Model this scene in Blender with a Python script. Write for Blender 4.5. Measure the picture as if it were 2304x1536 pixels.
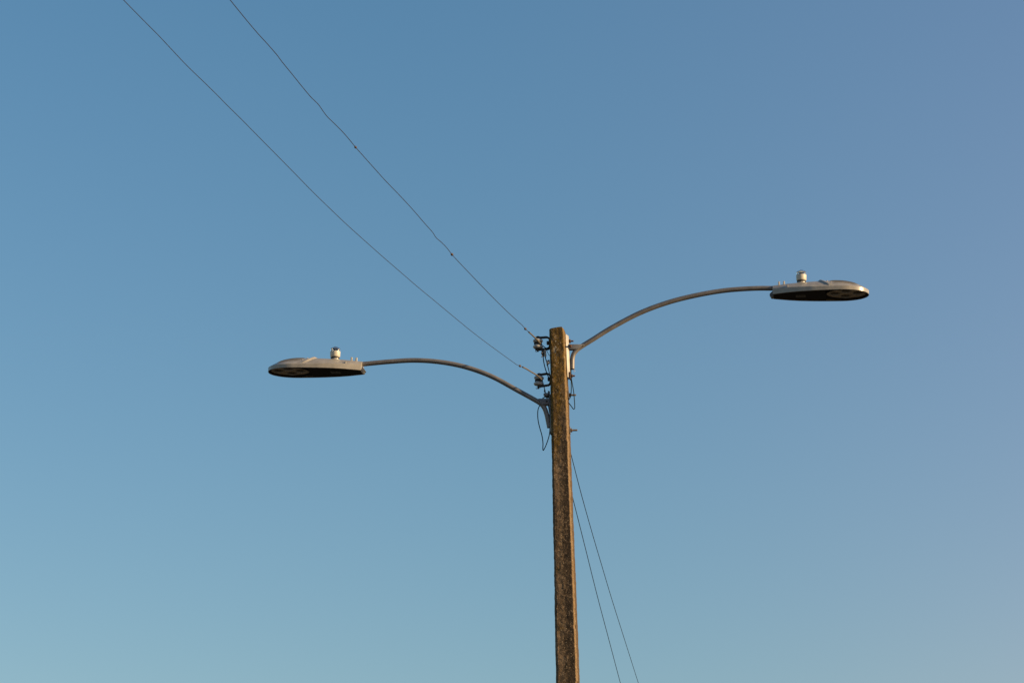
import bpy, bmesh, math, random
from mathutils import Vector, Matrix, noise

for o in list(bpy.data.objects):
    bpy.data.objects.remove(o)
scene = bpy.context.scene
COL = scene.collection
random.seed(4)
R = math.radians

# ------------------------------------------------------------------ camera
F = 6600.0            # focal length in photo pixels (photo is 2304 wide)
PITCH = R(15.0)
CAMZ = 1.6
cam_d = bpy.data.cameras.new('camera')
cam_d.sensor_width = 36.0
cam_d.lens = 36.0 * F / 2304.0
cam_d.clip_end = 20000.0
cam = bpy.data.objects.new('camera', cam_d)
COL.objects.link(cam)
cam.location = (0, 0, CAMZ)
cam.rotation_euler = (R(90) + PITCH, 0, 0)
scene.camera = cam
scene.render.resolution_x = 1024
scene.render.resolution_y = 682

# ------------------------------------------------------------------ sky and sun
SUN_AZ = R(17.5)      # degrees from +X towards the camera side
SUN_EL = R(14.5)
sun_dir = Vector((math.cos(SUN_EL) * math.cos(SUN_AZ), -math.cos(SUN_EL) * math.sin(SUN_AZ), math.sin(SUN_EL)))
world = bpy.data.worlds.new('World')
scene.world = world
world.use_nodes = True
nt = world.node_tree
nt.nodes.clear()
sky = nt.nodes.new('ShaderNodeTexSky')
sky.sky_type = 'NISHITA'
sky.sun_disc = False
sky.sun_elevation = SUN_EL
sky.sun_rotation = R(90) + SUN_AZ
sky.altitude = 0.0
sky.air_density = 1.2
sky.dust_density = 0.0
sky.ozone_density = 4.0
bg = nt.nodes.new('ShaderNodeBackground')
bg.inputs['Strength'].default_value = 0.0868
wo = nt.nodes.new('ShaderNodeOutputWorld')
# low-sun haze: the sunward half of the sky is paler and warmer (function of the angle to the sun)
tcw = nt.nodes.new('ShaderNodeTexCoord')
dotn = nt.nodes.new('ShaderNodeVectorMath')
dotn.operation = 'DOT_PRODUCT'
dotn.inputs[1].default_value = sun_dir
nt.links.new(tcw.outputs['Generated'], dotn.inputs[0])
mr = nt.nodes.new('ShaderNodeMapRange')
mr.interpolation_type = 'SMOOTHSTEP'
mr.inputs['From Min'].default_value = -0.25
mr.inputs['From Max'].default_value = 0.12
nt.links.new(dotn.outputs['Value'], mr.inputs['Value'])
tint = nt.nodes.new('ShaderNodeMix')
tint.data_type = 'RGBA'
tint.inputs[6].default_value = (0.925, 0.985, 0.955, 1)
tint.inputs[7].default_value = (1.55, 1.14, 1.08, 1)
nt.links.new(mr.outputs['Result'], tint.inputs[0])
mul = nt.nodes.new('ShaderNodeMix')
mul.data_type = 'RGBA'
mul.blend_type = 'MULTIPLY'
mul.inputs[0].default_value = 1.0
nt.links.new(sky.outputs['Color'], mul.inputs[6])
nt.links.new(tint.outputs[2], mul.inputs[7])
# thin ground haze: the sky greys a little towards the horizon
sepw = nt.nodes.new('ShaderNodeSeparateXYZ')
nt.links.new(tcw.outputs['Generated'], sepw.inputs['Vector'])
mr2 = nt.nodes.new('ShaderNodeMapRange')
mr2.inputs['From Min'].default_value = 0.10
mr2.inputs['From Max'].default_value = 0.38
nt.links.new(sepw.outputs['Z'], mr2.inputs['Value'])
hz = nt.nodes.new('ShaderNodeMix')
hz.data_type = 'RGBA'
hz.inputs[6].default_value = (1.09, 0.965, 0.945, 1)
hz.inputs[7].default_value = (0.90, 1.01, 1.01, 1)
nt.links.new(mr2.outputs['Result'], hz.inputs[0])
mul2 = nt.nodes.new('ShaderNodeMix')
mul2.data_type = 'RGBA'
mul2.blend_type = 'MULTIPLY'
mul2.inputs[0].default_value = 1.0
nt.links.new(mul.outputs[2], mul2.inputs[6])
nt.links.new(hz.outputs[2], mul2.inputs[7])
nt.links.new(mul2.outputs[2], bg.inputs['Color'])
nt.links.new(bg.outputs['Background'], wo.inputs['Surface'])

sun_d = bpy.data.lights.new('sun', 'SUN')
sun_d.energy = 5.0
sun_d.angle = R(0.53)
sun_d.color = (1.0, 0.72, 0.41)
sun = bpy.data.objects.new('sun', sun_d)
COL.objects.link(sun)
sun.rotation_euler = sun_dir.to_track_quat('Z', 'Y').to_euler()
sun.location = (30, -10, 12)

vs = scene.view_settings
vs.view_transform = 'Standard'
vs.look = 'None'
vs.exposure = 0.65
vs.gamma = 1.0
vs.use_curve_mapping = False

# ------------------------------------------------------------------ geometry helpers
def ray(px, py):
    x = (px - 1152.0) / F
    v = (768.0 - py) / F
    return Vector((x, math.cos(PITCH) - v * math.sin(PITCH), math.sin(PITCH) + v * math.cos(PITCH)))

CAMP = Vector((0, 0, CAMZ))
YP = 21.2
r0 = ray(1255, 740)
PTOP = CAMP + r0 * (YP / r0.y)             # top of the pole axis
YAW = R(7.0)
U = Vector((math.cos(YAW), -math.sin(YAW), 0))      # along the lamp arms, to the right
V = Vector((-math.sin(YAW), -math.cos(YAW), 0))     # pole front, towards the viewer
Z = Vector((0, 0, 1))

def on_plane(px, py, p0, n):
    r = ray(px, py)
    k = (p0 - CAMP).dot(n) / r.dot(n)
    return CAMP + r * k

def P(px, py, off=0.0):
    """point of the vertical plane through the pole axis that the arms lie in, off metres in front of it"""
    return on_plane(px, py, PTOP + V * off, V)

class MB:
    def __init__(self):
        self.v = []
        self.f = []
    def add(self, vs_, fs_):
        b = len(self.v)
        self.v += [Vector(p) for p in vs_]
        self.f += [tuple(i + b for i in f) for f in fs_]
        return self

WPOS = {}
def obj(name, mb, mat, parent=None, smooth=35, bevel=0.0, origin=None):
    vs_ = mb.v
    if origin is None:
        lo = Vector((min(p[i] for p in vs_) for i in range(3)))
        hi = Vector((max(p[i] for p in vs_) for i in range(3)))
        origin = (lo + hi) / 2
    me = bpy.data.meshes.new(name)
    me.from_pydata([p - origin for p in vs_], [], mb.f)
    bm = bmesh.new()
    bm.from_mesh(me)
    bmesh.ops.recalc_face_normals(bm, faces=bm.faces)
    if bevel > 0:
        es = [e for e in bm.edges if len(e.link_faces) == 2 and e.calc_face_angle(0) > R(40)]
        bmesh.ops.bevel(bm, geom=es, offset=bevel, segments=2, affect='EDGES', profile=0.5, clamp_overlap=True)
    bm.to_mesh(me)
    bm.free()
    if smooth:
        me.shade_smooth()
        me.set_sharp_from_angle(angle=R(smooth))
    me.materials.append(mat)
    o = bpy.data.objects.new(name, me)
    COL.objects.link(o)
    put(o, origin, parent)
    return o

def put(o, w, parent=None):
    WPOS[o.name] = Vector(w)
    if parent is not None:
        o.parent = parent
        o.location = Vector(w) - WPOS[parent.name]
    else:
        o.location = w

def empty(name, loc):
    o = bpy.data.objects.new(name, None)
    o.empty_display_size = 0.1
    COL.objects.link(o)
    put(o, loc)
    return o

def tag(o, label, cat, group=None):
    o['label'] = label
    o['category'] = cat
    if group:
        o['group'] = group
    return o

def basis(d):
    d = Vector(d).normalized()
    a = Vector((0, 0, 1)) if abs(d.z) < 0.9 else V
    s = d.cross(a).normalized()
    return d, s, s.cross(d).normalized()

def tube(mb, pts, rad, seg=12, cap=True):
    pts = [Vector(p) for p in pts]
    n = len(pts)
    rads = rad if isinstance(rad, (list, tuple)) else [rad] * n
    tang = []
    for i in range(n):
        tang.append((pts[min(i + 1, n - 1)] - pts[max(i - 1, 0)]).normalized())
    _, s, t = basis(tang[0])
    vs_, fs_ = [], []
    for i in range(n):
        if i:
            s = (s - tang[i] * s.dot(tang[i])).normalized()
            t = tang[i].cross(s).normalized()
        for k in range(seg):
            a = 2 * math.pi * k / seg
            vs_.append(pts[i] + (s * math.cos(a) + t * math.sin(a)) * rads[i])
    for i in range(n - 1):
        for k in range(seg):
            a, b = i * seg + k, i * seg + (k + 1) % seg
            fs_.append((a, b, b + seg, a + seg))
    if cap:
        fs_.append(tuple(range(seg))[::-1])
        fs_.append(tuple(range((n - 1) * seg, n * seg)))
    return mb.add(vs_, fs_)

def lathe(mb, org, axis, prof, seg=24, cap=True):
    """prof: list of (radius, height along axis)"""
    d, s, t = basis(axis)
    org = Vector(org)
    vs_, fs_ = [], []
    for r_, h in prof:
        for k in range(seg):
            a = 2 * math.pi * k / seg
            vs_.append(org + d * h + (s * math.cos(a) + t * math.sin(a)) * r_)
    for i in range(len(prof) - 1):
        for k in range(seg):
            a, b = i * seg + k, i * seg + (k + 1) % seg
            fs_.append((a, b, b + seg, a + seg))
    if cap:
        fs_.append(tuple(range(seg))[::-1])
        fs_.append(tuple(range((len(prof) - 1) * seg, len(prof) * seg)))
    return mb.add(vs_, fs_)

def box(mb, c, ax, ay, az, hx, hy, hz):
    c = Vector(c)
    vs_ = [c + ax * (hx * i) + ay * (hy * j) + az * (hz * k) for i in (-1, 1) for j in (-1, 1) for k in (-1, 1)]
    fs_ = [(0, 1, 3, 2), (4, 6, 7, 5), (0, 4, 5, 1), (2, 3, 7, 6), (0, 2, 6, 4), (1, 5, 7, 3)]
    return mb.add(vs_, fs_)

def pbox(mb, x0, y0, x1, y1, v0, v1):
    """box between two photo corners (on its front face) reaching from v0 to v1 in front of the arm plane"""
    vm = (v0 + v1) / 2
    a, b = P(x0, y0, v1), P(x1, y1, v1)
    c = (a + b) / 2 + V * (vm - v1)
    d = b - a
    return box(mb, c, U, V, Z, abs(d.dot(U)) / 2, abs(v1 - v0) / 2, abs(d.z) / 2)

def strap(mb, pts, thick, width):
    """flat bar swept along pts in the arm plane, width along V"""
    pts = [Vector(p) for p in pts]
    n = len(pts)
    vs_, fs_ = [], []
    for i in range(n):
        t = (pts[min(i + 1, n - 1)] - pts[max(i - 1, 0)]).normalized()
        nn = t.cross(V).normalized()
        for a, b in ((-1, -1), (1, -1), (1, 1), (-1, 1)):
            vs_.append(pts[i] + nn * (thick / 2 * a) + V * (width / 2 * b))
    for i in range(n - 1):
        for k in range(4):
            a, b = i * 4 + k, i * 4 + (k + 1) % 4
            fs_.append((a, b, b + 4, a + 4))
    fs_.append((0, 1, 2, 3))
    fs_.append(tuple(range((n - 1) * 4, n * 4)))
    return mb.add(vs_, fs_)

def smooth_path(pts, sub=8):
    """Catmull-Rom through the points"""
    pts = [Vector(p) for p in pts]
    out = []
    n = len(pts)
    for i in range(n - 1):
        p0, p1, p2, p3 = pts[max(i - 1, 0)], pts[i], pts[i + 1], pts[min(i + 2, n - 1)]
        for k in range(sub):
            t = k / sub
            out.append(0.5 * ((2 * p1) + (p2 - p0) * t + (2 * p0 - 5 * p1 + 4 * p2 - p3) * t * t + (3 * p1 - p0 - 3 * p2 + p3) * t ** 3))
    out.append(pts[-1])
    return out

# ------------------------------------------------------------------ materials
def mat(name, color, rough=0.5, metal=0.0, var=0.15, scale=30.0, bump=0.0, bscale=200.0, color2=None, spec=0.5):
    m = bpy.data.materials.new(name)
    m.use_nodes = True
    t = m.node_tree
    b = t.nodes['Principled BSDF']
    b.inputs['Roughness'].default_value = rough
    b.inputs['Metallic'].default_value = metal
    b.inputs['Specular IOR Level'].default_value = spec
    tc = t.nodes.new('ShaderNodeTexCoord')
    nz = t.nodes.new('ShaderNodeTexNoise')
    nz.inputs['Scale'].default_value = scale
    nz.inputs['Detail'].default_value = 6
    t.links.new(tc.outputs['Object'], nz.inputs['Vector'])
    rp = t.nodes.new('ShaderNodeValToRGB')
    rp.color_ramp.elements[0].position = 0.32
    rp.color_ramp.elements[1].position = 0.68
    c2 = color2 if color2 else tuple(max(0, c * (1 - 2 * var)) for c in color)
    rp.color_ramp.elements[0].color = (*c2, 1)
    rp.color_ramp.elements[1].color = (*color, 1)
    t.links.new(nz.outputs['Fac'], rp.inputs['Fac'])
    t.links.new(rp.outputs['Color'], b.inputs['Base Color'])
    if bump:
        n2 = t.nodes.new('ShaderNodeTexNoise')
        n2.inputs['Scale'].default_value = bscale
        n2.inputs['Detail'].default_value = 5
        t.links.new(tc.outputs['Object'], n2.inputs['Vector'])
        bp = t.nodes.new('ShaderNodeBump')
        bp.inputs['Strength'].default_value = bump
        bp.inputs['Distance'].default_value = 0.002
        t.links.new(n2.outputs['Fac'], bp.inputs['Height'])
        t.links.new(bp.outputs['Normal'], b.inputs['Normal'])
    return m

M_PAINT = mat('grey_lamp_paint', (0.345, 0.315, 0.255), 0.30, 0, 0.13, 18, 0.05, 400)
M_FIN = mat('shaded_fin_metal', (0.15, 0.14, 0.125), 0.5, 0, 0.1, 20)  # darker than the lamp paint: the fins' self-shadow put into the colour
M_DOOR = mat('lamp_door_dark', (0.022, 0.018, 0.016), 0.75, 0, 0.2, 15, spec=0.12)  # housing grey taken near black: underside shade put into the colour
M_OPTIC = mat('optic_plate', (0.50, 0.39, 0.27), 0.6, 0, 0.28, 34)
M_LENS = mat('lens_plastic', (0.20, 0.145, 0.09), 0.2, 0, 0.2, 55, color2=(0.012, 0.010, 0.008))  # brown mottle in the colour stands in for broken reflections
M_STICK = mat('sticker_paper', (0.10, 0.09, 0.075), 0.6, 0, 0.1, 30)
M_PRINT = mat('sticker_print', (0.04, 0.04, 0.04), 0.6, 0, 0.1, 30)
M_PIPE = mat('galvanised_pipe', (0.22, 0.20, 0.175), 0.5, 0.25, 0.18, 14, 0.04, 160)
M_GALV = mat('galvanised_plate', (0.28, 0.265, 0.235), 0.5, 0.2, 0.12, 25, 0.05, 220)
M_GALVD = mat('dark_grey_plate', (0.16, 0.16, 0.16), 0.55, 0.2, 0.15, 25, 0.05, 220)  # darker grey than the plate of the right bracket
M_BLACK = mat('black_iron', (0.028, 0.026, 0.025), 0.6, 0.2, 0.25, 60, 0.3, 300)
M_RUST = mat('rusty_steel', (0.13, 0.068, 0.040), 0.85, 0.1, 0.25, 80, 0.5, 300, color2=(0.08, 0.040, 0.024))
M_BOLT = mat('weathered_bolt', (0.19, 0.15, 0.11), 0.6, 0.5, 0.25, 90, 0.3, 300, color2=(0.11, 0.07, 0.045))
M_CREAM = mat('cream_plastic', (0.50, 0.46, 0.36), 0.45, 0, 0.04, 20)
M_RUBBER = mat('black_rubber', (0.02, 0.02, 0.02), 0.6, 0, 0.2, 20)
M_PORC = mat('grey_porcelain', (0.43, 0.42, 0.39), 0.22, 0, 0.12, 40)
M_WIRE = mat('weathered_copper_wire', (0.038, 0.029, 0.023), 0.7, 0.1, 0.25, 40, color2=(0.025, 0.022, 0.018), spec=0.2)
M_BEAD = mat('brown_sleeve', (0.085, 0.052, 0.042), 0.7, 0.1, 0.2, 60)
M_TIE = mat('tie_wrap_bronze', (0.16, 0.13, 0.085), 0.6, 0.2, 0.2, 150)
M_CABLE = mat('green_black_cable', (0.012, 0.022, 0.020), 0.7, 0, 0.2, 30, spec=0.15)
M_BWIRE = mat('dark_wire', (0.016, 0.017, 0.016), 0.7, 0.0, 0.2, 30, spec=0.15)
M_ALU = mat('clamp_alloy', (0.50, 0.45, 0.38), 0.45, 0.4, 0.2, 60, 0.2, 200)

def mat_glass():
    m = bpy.data.materials.new('clear_dome')
    m.use_nodes = True
    t = m.node_tree
    b = t.nodes['Principled BSDF']
    b.inputs['Base Color'].default_value = (0.95, 0.96, 0.96, 1)
    b.inputs['Roughness'].default_value = 0.06
    b.inputs['IOR'].default_value = 1.45
    b.inputs['Transmission Weight'].default_value = 1.0
    return m
M_GLASS = mat_glass()

def mat_concrete():
    """weathered concrete: ochre moss, dark run-off streak, pale lichen and aggregate"""
    m = bpy.data.materials.new('weathered_concrete')
    m.use_nodes = True
    t = m.node_tree
    N, L = t.nodes, t.links
    b = N['Principled BSDF']
    b.inputs['Roughness'].default_value = 0.9
    b.inputs['Specular IOR Level'].default_value = 0.2
    uv = N.new('ShaderNodeUVMap')
    uv.uv_map = 'run'
    sp = N.new('ShaderNodeSeparateXYZ')
    L.new(uv.outputs['UV'], sp.inputs['Vector'])
    tc = N.new('ShaderNodeTexCoord')

    def noi(scale, detail=5, rough=0.6, vec=None, sc=None):
        n = N.new('ShaderNodeTexNoise')
        n.inputs['Scale'].default_value = scale
        n.inputs['Detail'].default_value = detail
        n.inputs['Roughness'].default_value = rough
        src = tc.outputs['Object']
        if sc:
            mp = N.new('ShaderNodeMapping')
            mp.inputs['Scale'].default_value = sc
            L.new(src, mp.inputs['Vector'])
            src = mp.outputs['Vector']
        L.new(src, n.inputs['Vector'])
        return n.outputs['Fac']

    def rng(x, a, b_, lo=0.0, hi=1.0):
        r = N.new('ShaderNodeMapRange')
        r.interpolation_type = 'SMOOTHSTEP'
        r.inputs['From Min'].default_value = a
        r.inputs['From Max'].default_value = b_
        r.inputs['To Min'].default_value = lo
        r.inputs['To Max'].default_value = hi
        L.new(x, r.inputs['Value'])
        return r.outputs['Result']

    def mth(op, a, b_):
        n = N.new('ShaderNodeMath')
        n.operation = op
        for i, x in enumerate((a, b_)):
            if isinstance(x, (int, float)):
                n.inputs[i].default_value = x
            else:
                L.new(x, n.inputs[i])
        return n.outputs[0]

    def mix(fac, a, b_):
        n = N.new('ShaderNodeMix')
        n.data_type = 'RGBA'
        L.new(fac, n.inputs[0])
        for i, x in ((6, a), (7, b_)):
            if isinstance(x, tuple):
                n.inputs[i].default_value = (*x, 1)
            else:
                L.new(x, n.inputs[i])
        return n.outputs[2]

    s_, h_ = sp.outputs['X'], sp.outputs['Y']      # across the face (0..1 on the front), metres below the top
    base = mix(rng(noi(14, 7, 0.7), 0.3, 0.7), (0.110, 0.072, 0.038), (0.275, 0.185, 0.102))
    base = mix(rng(noi(90, 4, 0.7), 0.42, 0.66), base, (0.13, 0.092, 0.055))
    # ochre moss: heavy near the top, thinning downwards, stays on the left
    moss_n = noi(9, 7, 0.7, sc=(1, 1, 0.45))
    top = rng(h_, 0.15, 1.5, 0.34, -0.14)
    left = rng(s_, 0.2, 0.9, 0.06, -0.16)
    moss = rng(mth('ADD', mth('ADD', moss_n, top), left), 0.46, 0.66)
    mossc = mix(rng(noi(60, 5, 0.7), 0.35, 0.65), (0.062, 0.036, 0.005), (0.190, 0.110, 0.015))
    edgew = mth('MULTIPLY', rng(s_, 1.0, 1.03), rng(s_, 1.5, 1.3))      # the right arris is paler, with less moss
    base = mix(mth('MULTIPLY', edgew, rng(noi(30, 5, 0.7), 0.3, 0.65, 0.25, 0.85)), base, (0.235, 0.155, 0.075))
    moss = mth('MULTIPLY', moss, mth('SUBTRACT', 1.0, mth('MULTIPLY', edgew, 0.7)))
    c = mix(mth('MULTIPLY', moss, 0.92), base, mossc)
    # dark run-off stain: right part of the front face, stronger downwards
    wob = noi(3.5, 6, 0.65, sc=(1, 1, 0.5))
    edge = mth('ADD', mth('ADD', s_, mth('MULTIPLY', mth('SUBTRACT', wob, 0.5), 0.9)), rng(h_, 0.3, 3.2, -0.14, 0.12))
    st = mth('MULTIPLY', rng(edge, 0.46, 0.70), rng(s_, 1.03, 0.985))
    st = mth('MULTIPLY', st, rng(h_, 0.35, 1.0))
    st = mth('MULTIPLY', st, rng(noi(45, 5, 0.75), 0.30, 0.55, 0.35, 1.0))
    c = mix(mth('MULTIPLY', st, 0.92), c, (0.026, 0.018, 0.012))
    # general darkening stain lower down
    gen = mth('MULTIPLY', rng(mth('ADD', noi(5, 6, 0.7, sc=(1, 1, 0.6)), rng(h_, 0.8, 3.0, -0.12, 0.08)), 0.42, 0.64), 0.55)
    gen = mth('MULTIPLY', mth('MULTIPLY', gen, rng(s_, 1.03, 0.985)), rng(s_, 0.05, 0.6, 0.35, 1.0))
    c = mix(gen, c, (0.055, 0.039, 0.022))
    # blotches the size of a thumb
    bl = mth('MULTIPLY', rng(noi(38, 4, 0.6), 0.47, 0.57), rng(h_, 0.2, 1.1, 0.40, 1.0))
    c = mix(mth('MULTIPLY', mth('MULTIPLY', bl, mth('MULTIPLY', rng(s_, 1.03, 0.985), rng(s_, 0.05, 0.6, 0.45, 1.0))), 0.75), c, (0.030, 0.021, 0.012))
    bl2 = rng(noi(36, 3, 0.55, sc=(1.3, 1.3, 1.0)), 0.57, 0.66)
    c = mix(mth('MULTIPLY', mth('MULTIPLY', bl2, rng(s_, 0.75, 0.40)), 0.65), c, (0.31, 0.215, 0.125))
    # run-off streaks
    sk_ = mth('MULTIPLY', rng(noi(55, 4, 0.6, sc=(1, 1, 0.05)), 0.50, 0.62), rng(s_, 1.03, 0.985))
    c = mix(mth('MULTIPLY', sk_, 0.65), c, (0.045, 0.030, 0.016))
    # pale sand grains
    gr = mth('MULTIPLY', rng(noi(85, 3, 0.6), 0.58, 0.66), rng(h_, 0.2, 1.0, 0.4, 1.0))
    c = mix(mth('MULTIPLY', gr, 0.55), c, (0.34, 0.245, 0.15))
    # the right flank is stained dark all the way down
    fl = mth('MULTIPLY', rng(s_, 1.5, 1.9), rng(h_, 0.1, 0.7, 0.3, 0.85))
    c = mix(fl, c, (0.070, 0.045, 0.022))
    # pits
    vo = N.new('ShaderNodeTexVoronoi')
    vo.inputs['Scale'].default_value = 75
    L.new(tc.outputs['Object'], vo.inputs['Vector'])
    pit = rng(vo.outputs['Distance'], 0.26, 0.14)
    c = mix(mth('MULTIPLY', pit, 0.55), c, (0.05, 0.036, 0.022))
    # pale lichen dots (random cells only) and flakes
    vo2 = N.new('ShaderNodeTexVoronoi')
    vo2.inputs['Scale'].default_value = 60
    L.new(tc.outputs['Object'], vo2.inputs['Vector'])
    sc2 = N.new('ShaderNodeSeparateColor')
    L.new(vo2.outputs['Color'], sc2.inputs['Color'])
    dot = mth('MULTIPLY', rng(mth('ADD', vo2.outputs['Distance'], mth('MULTIPLY', noi(160, 3), 0.16)), 0.38, 0.30), rng(sc2.outputs['Red'], 0.74, 0.76))
    dot = mth('MULTIPLY', dot, rng(noi(4, 4), 0.42, 0.55))
    c = mix(mth('MULTIPLY', dot, 0.7), c, (0.33, 0.26, 0.17))
    # a few pale-blue grey lichen patches in a streak near the top
    lic = rng(mth('ADD', noi(42, 6, 0.75), mth('ADD', rng(h_, 0.02, 0.12, -0.12, 0.0), rng(h_, 0.2, 0.45, 0.0, -0.12))), 0.53, 0.60)
    band = mth('MULTIPLY', rng(s_, 0.12, 0.3), rng(s_, 0.62, 0.45))
    c = mix(mth('MULTIPLY', mth('MULTIPLY', lic, band), 0.9), c, (0.46, 0.44, 0.36))
    L.new(c, b.inputs['Base Color'])
    bp = N.new('ShaderNodeBump')
    bp.inputs['Strength'].default_value = 0.75
    bp.inputs['Distance'].default_value = 0.005
    hh = mth('ADD', noi(120, 6, 0.7), mth('MULTIPLY', pit, -0.5))
    hh = mth('ADD', hh, mth('MULTIPLY', dot, 0.35))
    hh = mth('ADD', hh, mth('MULTIPLY', noi(38, 4), 0.8))
    L.new(hh, bp.inputs['Height'])
    L.new(bp.outputs['Normal'], b.inputs['Normal'])
    return m
M_CONC = mat_concrete()

def mat_ground():
    m = mat('dry_verge', (0.060, 0.055, 0.032), 0.95, 0, 0.3, 0.6, 0.4, 20, color2=(0.04, 0.037, 0.026))
    return m
M_GROUND = mat_ground()

# ------------------------------------------------------------------ ground
gm = MB()
S = 6000.0
NG = 24
gv = [Vector((-S + 2 * S * i / NG, -S + 2 * S * j / NG, 0)) for j in range(NG + 1) for i in range(NG + 1)]
gf = [(j * (NG + 1) + i, j * (NG + 1) + i + 1, (j + 1) * (NG + 1) + i + 1, (j + 1) * (NG + 1) + i) for j in range(NG) for i in range(NG)]
gm.add(gv, gf)
ground = obj('ground', gm, M_GROUND, None, 0, origin=Vector((0, 0, 0)))
ground['kind'] = 'structure'

# ------------------------------------------------------------------ concrete pole
PBOT = P(1278.0, 1536)                       # axis where it leaves the frame
LEAN = (PBOT - PTOP) / (PTOP.z - PBOT.z)     # per metre downwards
HP = PTOP.z
W_TOP, W_PER_M = 0.1185, 0.0155

def pole_axis(h):                            # h metres below the top
    return PTOP + LEAN * h

def pole_half(h):
    return (W_TOP + W_PER_M * h) / 2

def build_pole():
    root = empty('utility_pole', pole_axis(HP))
    tag(root, 'mossy square concrete utility pole carrying both street lamps', 'utility pole')
    mb = MB()
    # perimeter parameters: side, fraction ; front face first
    per = []
    NF, NC = 26, 5
    for side in range(4):
        for k in range(NF):
            per.append((side, 'f', k / NF))
        for k in range(NC):
            per.append((side, 'c', k / NC))
    n = len(per)
    hs = [0.0, 0.001, 0.003, 0.006, 0.010, 0.015]
    while hs[-1] < 2.9:
        hs.append(hs[-1] + 0.0065)
    while hs[-1] < HP - 0.3:
        hs.append(hs[-1] + 0.25)
    hs.append(HP + 0.05)
    dirs = [(-V, U), (U, V), (V, -U), (-U, -V)]   # outward normals placed below
    uvs = []
    vs_ = []
    for hi, h in enumerate(hs):
        w = pole_half(h)
        ch = 0.0155
        for side, kind, k in per:
            # corner path for side 0 (front, normal V): from -U to +U
            N_ = [V, U, -V, -U][side]
            T_ = [U, -V, -U, V][side]
            if kind == 'f':
                x = -w + ch + (2 * w - 2 * ch) * k
                p = N_ * w + T_ * x
                nn = N_
                su = k
            else:
                a = N_ * w + T_ * (w - ch)
                b_ = N_ * (w - ch) + T_ * w
                p = a.lerp(b_, k)
                nn = (N_ + T_).normalized()
                su = 1.0 + 0.1 * k
            if side != 0:
                su = 2.0 + side if not (side == 3 and kind == 'c') else -0.1 + 0.1 * k
                if side != 3 or kind == 'f':
                    su = 2.0 if side in (1, 2) else -0.5
            # rounded crown
            cr = max(0.0, 0.014 - h) / 0.014
            sh = 1.0 - 0.10 * cr * cr
            q = pole_axis(h)
            pos = q + p * sh
            nz = noise.noise(Vector((pos.x * 9, pos.y * 9, pos.z * 5))) * 0.0022 + noise.noise(pos * 27) * 0.0024 + noise.noise(pos * 65) * 0.0013
            if kind == 'c':
                nz += min(0, noise.noise(Vector((side * 7.1, 0, pos.z * 22))) * 0.006 + noise.noise(Vector((side * 3.3, 5, pos.z * 70))) * 0.003)
            pos = pos + nn * nz
            # the head is not quite level: higher on its right, its right shoulder worn round
            tu = p.dot(U) / w
            if h < 0.05:
                f = 1 - h / 0.05
                pos.z += (0.007 * tu - 0.014 * max(0, tu - 0.72) / 0.28) * f
                pos.z += noise.noise(pos * 35) * 0.003 * f
            if h < 0.09 and tu > 0.3:
                pos -= U * (0.011 * (1 - h / 0.09) ** 2 * (tu - 0.3) / 0.7)
            vs_.append(pos)
            uvs.append((su, h))
    fs_ = []
    for i in range(len(hs) - 1):
        for k in range(n):
            a, b_ = i * n + k, i * n + (k + 1) % n
            fs_.append((a, a + n, b_ + n, b_))
    # crown
    cidx = len(vs_)
    ctr = sum((vs_[k] for k in range(n)), Vector()) / n + Z * 0.002
    vs_.append(ctr)
    uvs.append((0.5, 0.0))
    for k in range(n):
        fs_.append((k, (k + 1) % n, cidx))
    mb.add(vs_, fs_)
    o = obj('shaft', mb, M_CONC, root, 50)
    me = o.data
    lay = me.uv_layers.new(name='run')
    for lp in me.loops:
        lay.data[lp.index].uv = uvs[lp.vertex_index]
    return root
pole = build_pole()

def face_u(py, side):
    """photo x of the pole's right (+1) / left (-1) face is computed from its real size"""
    h = (PTOP.z - P(1255, py).z)
    return pole_axis(h) + U * (side * pole_half(h))

# ------------------------------------------------------------------ bolts
def bolt(parent, start, d, length, r, m=None, nut=0.016, nut_at=0.0, washer=None, wm=None, name='bolt'):
    """threaded end leaving a face at start along d, with nut (and washer) at its foot"""
    m = m or M_BOLT
    d = Vector(d).normalized()
    mb = MB()
    prof = [(r, -0.02)]
    k = 0.0
    while k < length - 0.003:
        prof += [(r, k), (r * 0.86, k + 0.0012)]
        k += 0.0024
    prof += [(r, length - 0.003), (r * 0.8, length)]
    lathe(mb, start, d, prof, 12)
    b = obj(name, mb, m, parent, 30)
    mb = MB()
    lathe(mb, Vector(start) + d * nut_at, d, [(nut * 0.9, 0.0), (nut, 0.002), (nut, 0.011), (nut * 0.88, 0.013)], 6)
    obj('nut', mb, m, b, 20)
    if washer:
        mb = MB()
        _, s, t = basis(d)
        box(mb, Vector(start) + d * (nut_at - 0.003), d, s, t, 0.003, washer, washer)
        obj('washer', mb, wm or m, b, 30, bevel=0.001)
    return b

# two through bolts standing out of the right face below the right bracket
for py in (889.5, 968.5):
    fp = face_u(py, 1)
    st = fp + U * 0.007
    bolt(pole, st, U, 0.052, 0.0075, M_BOLT, 0.0155, 0.0, 0.026, M_GALVD)

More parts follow.
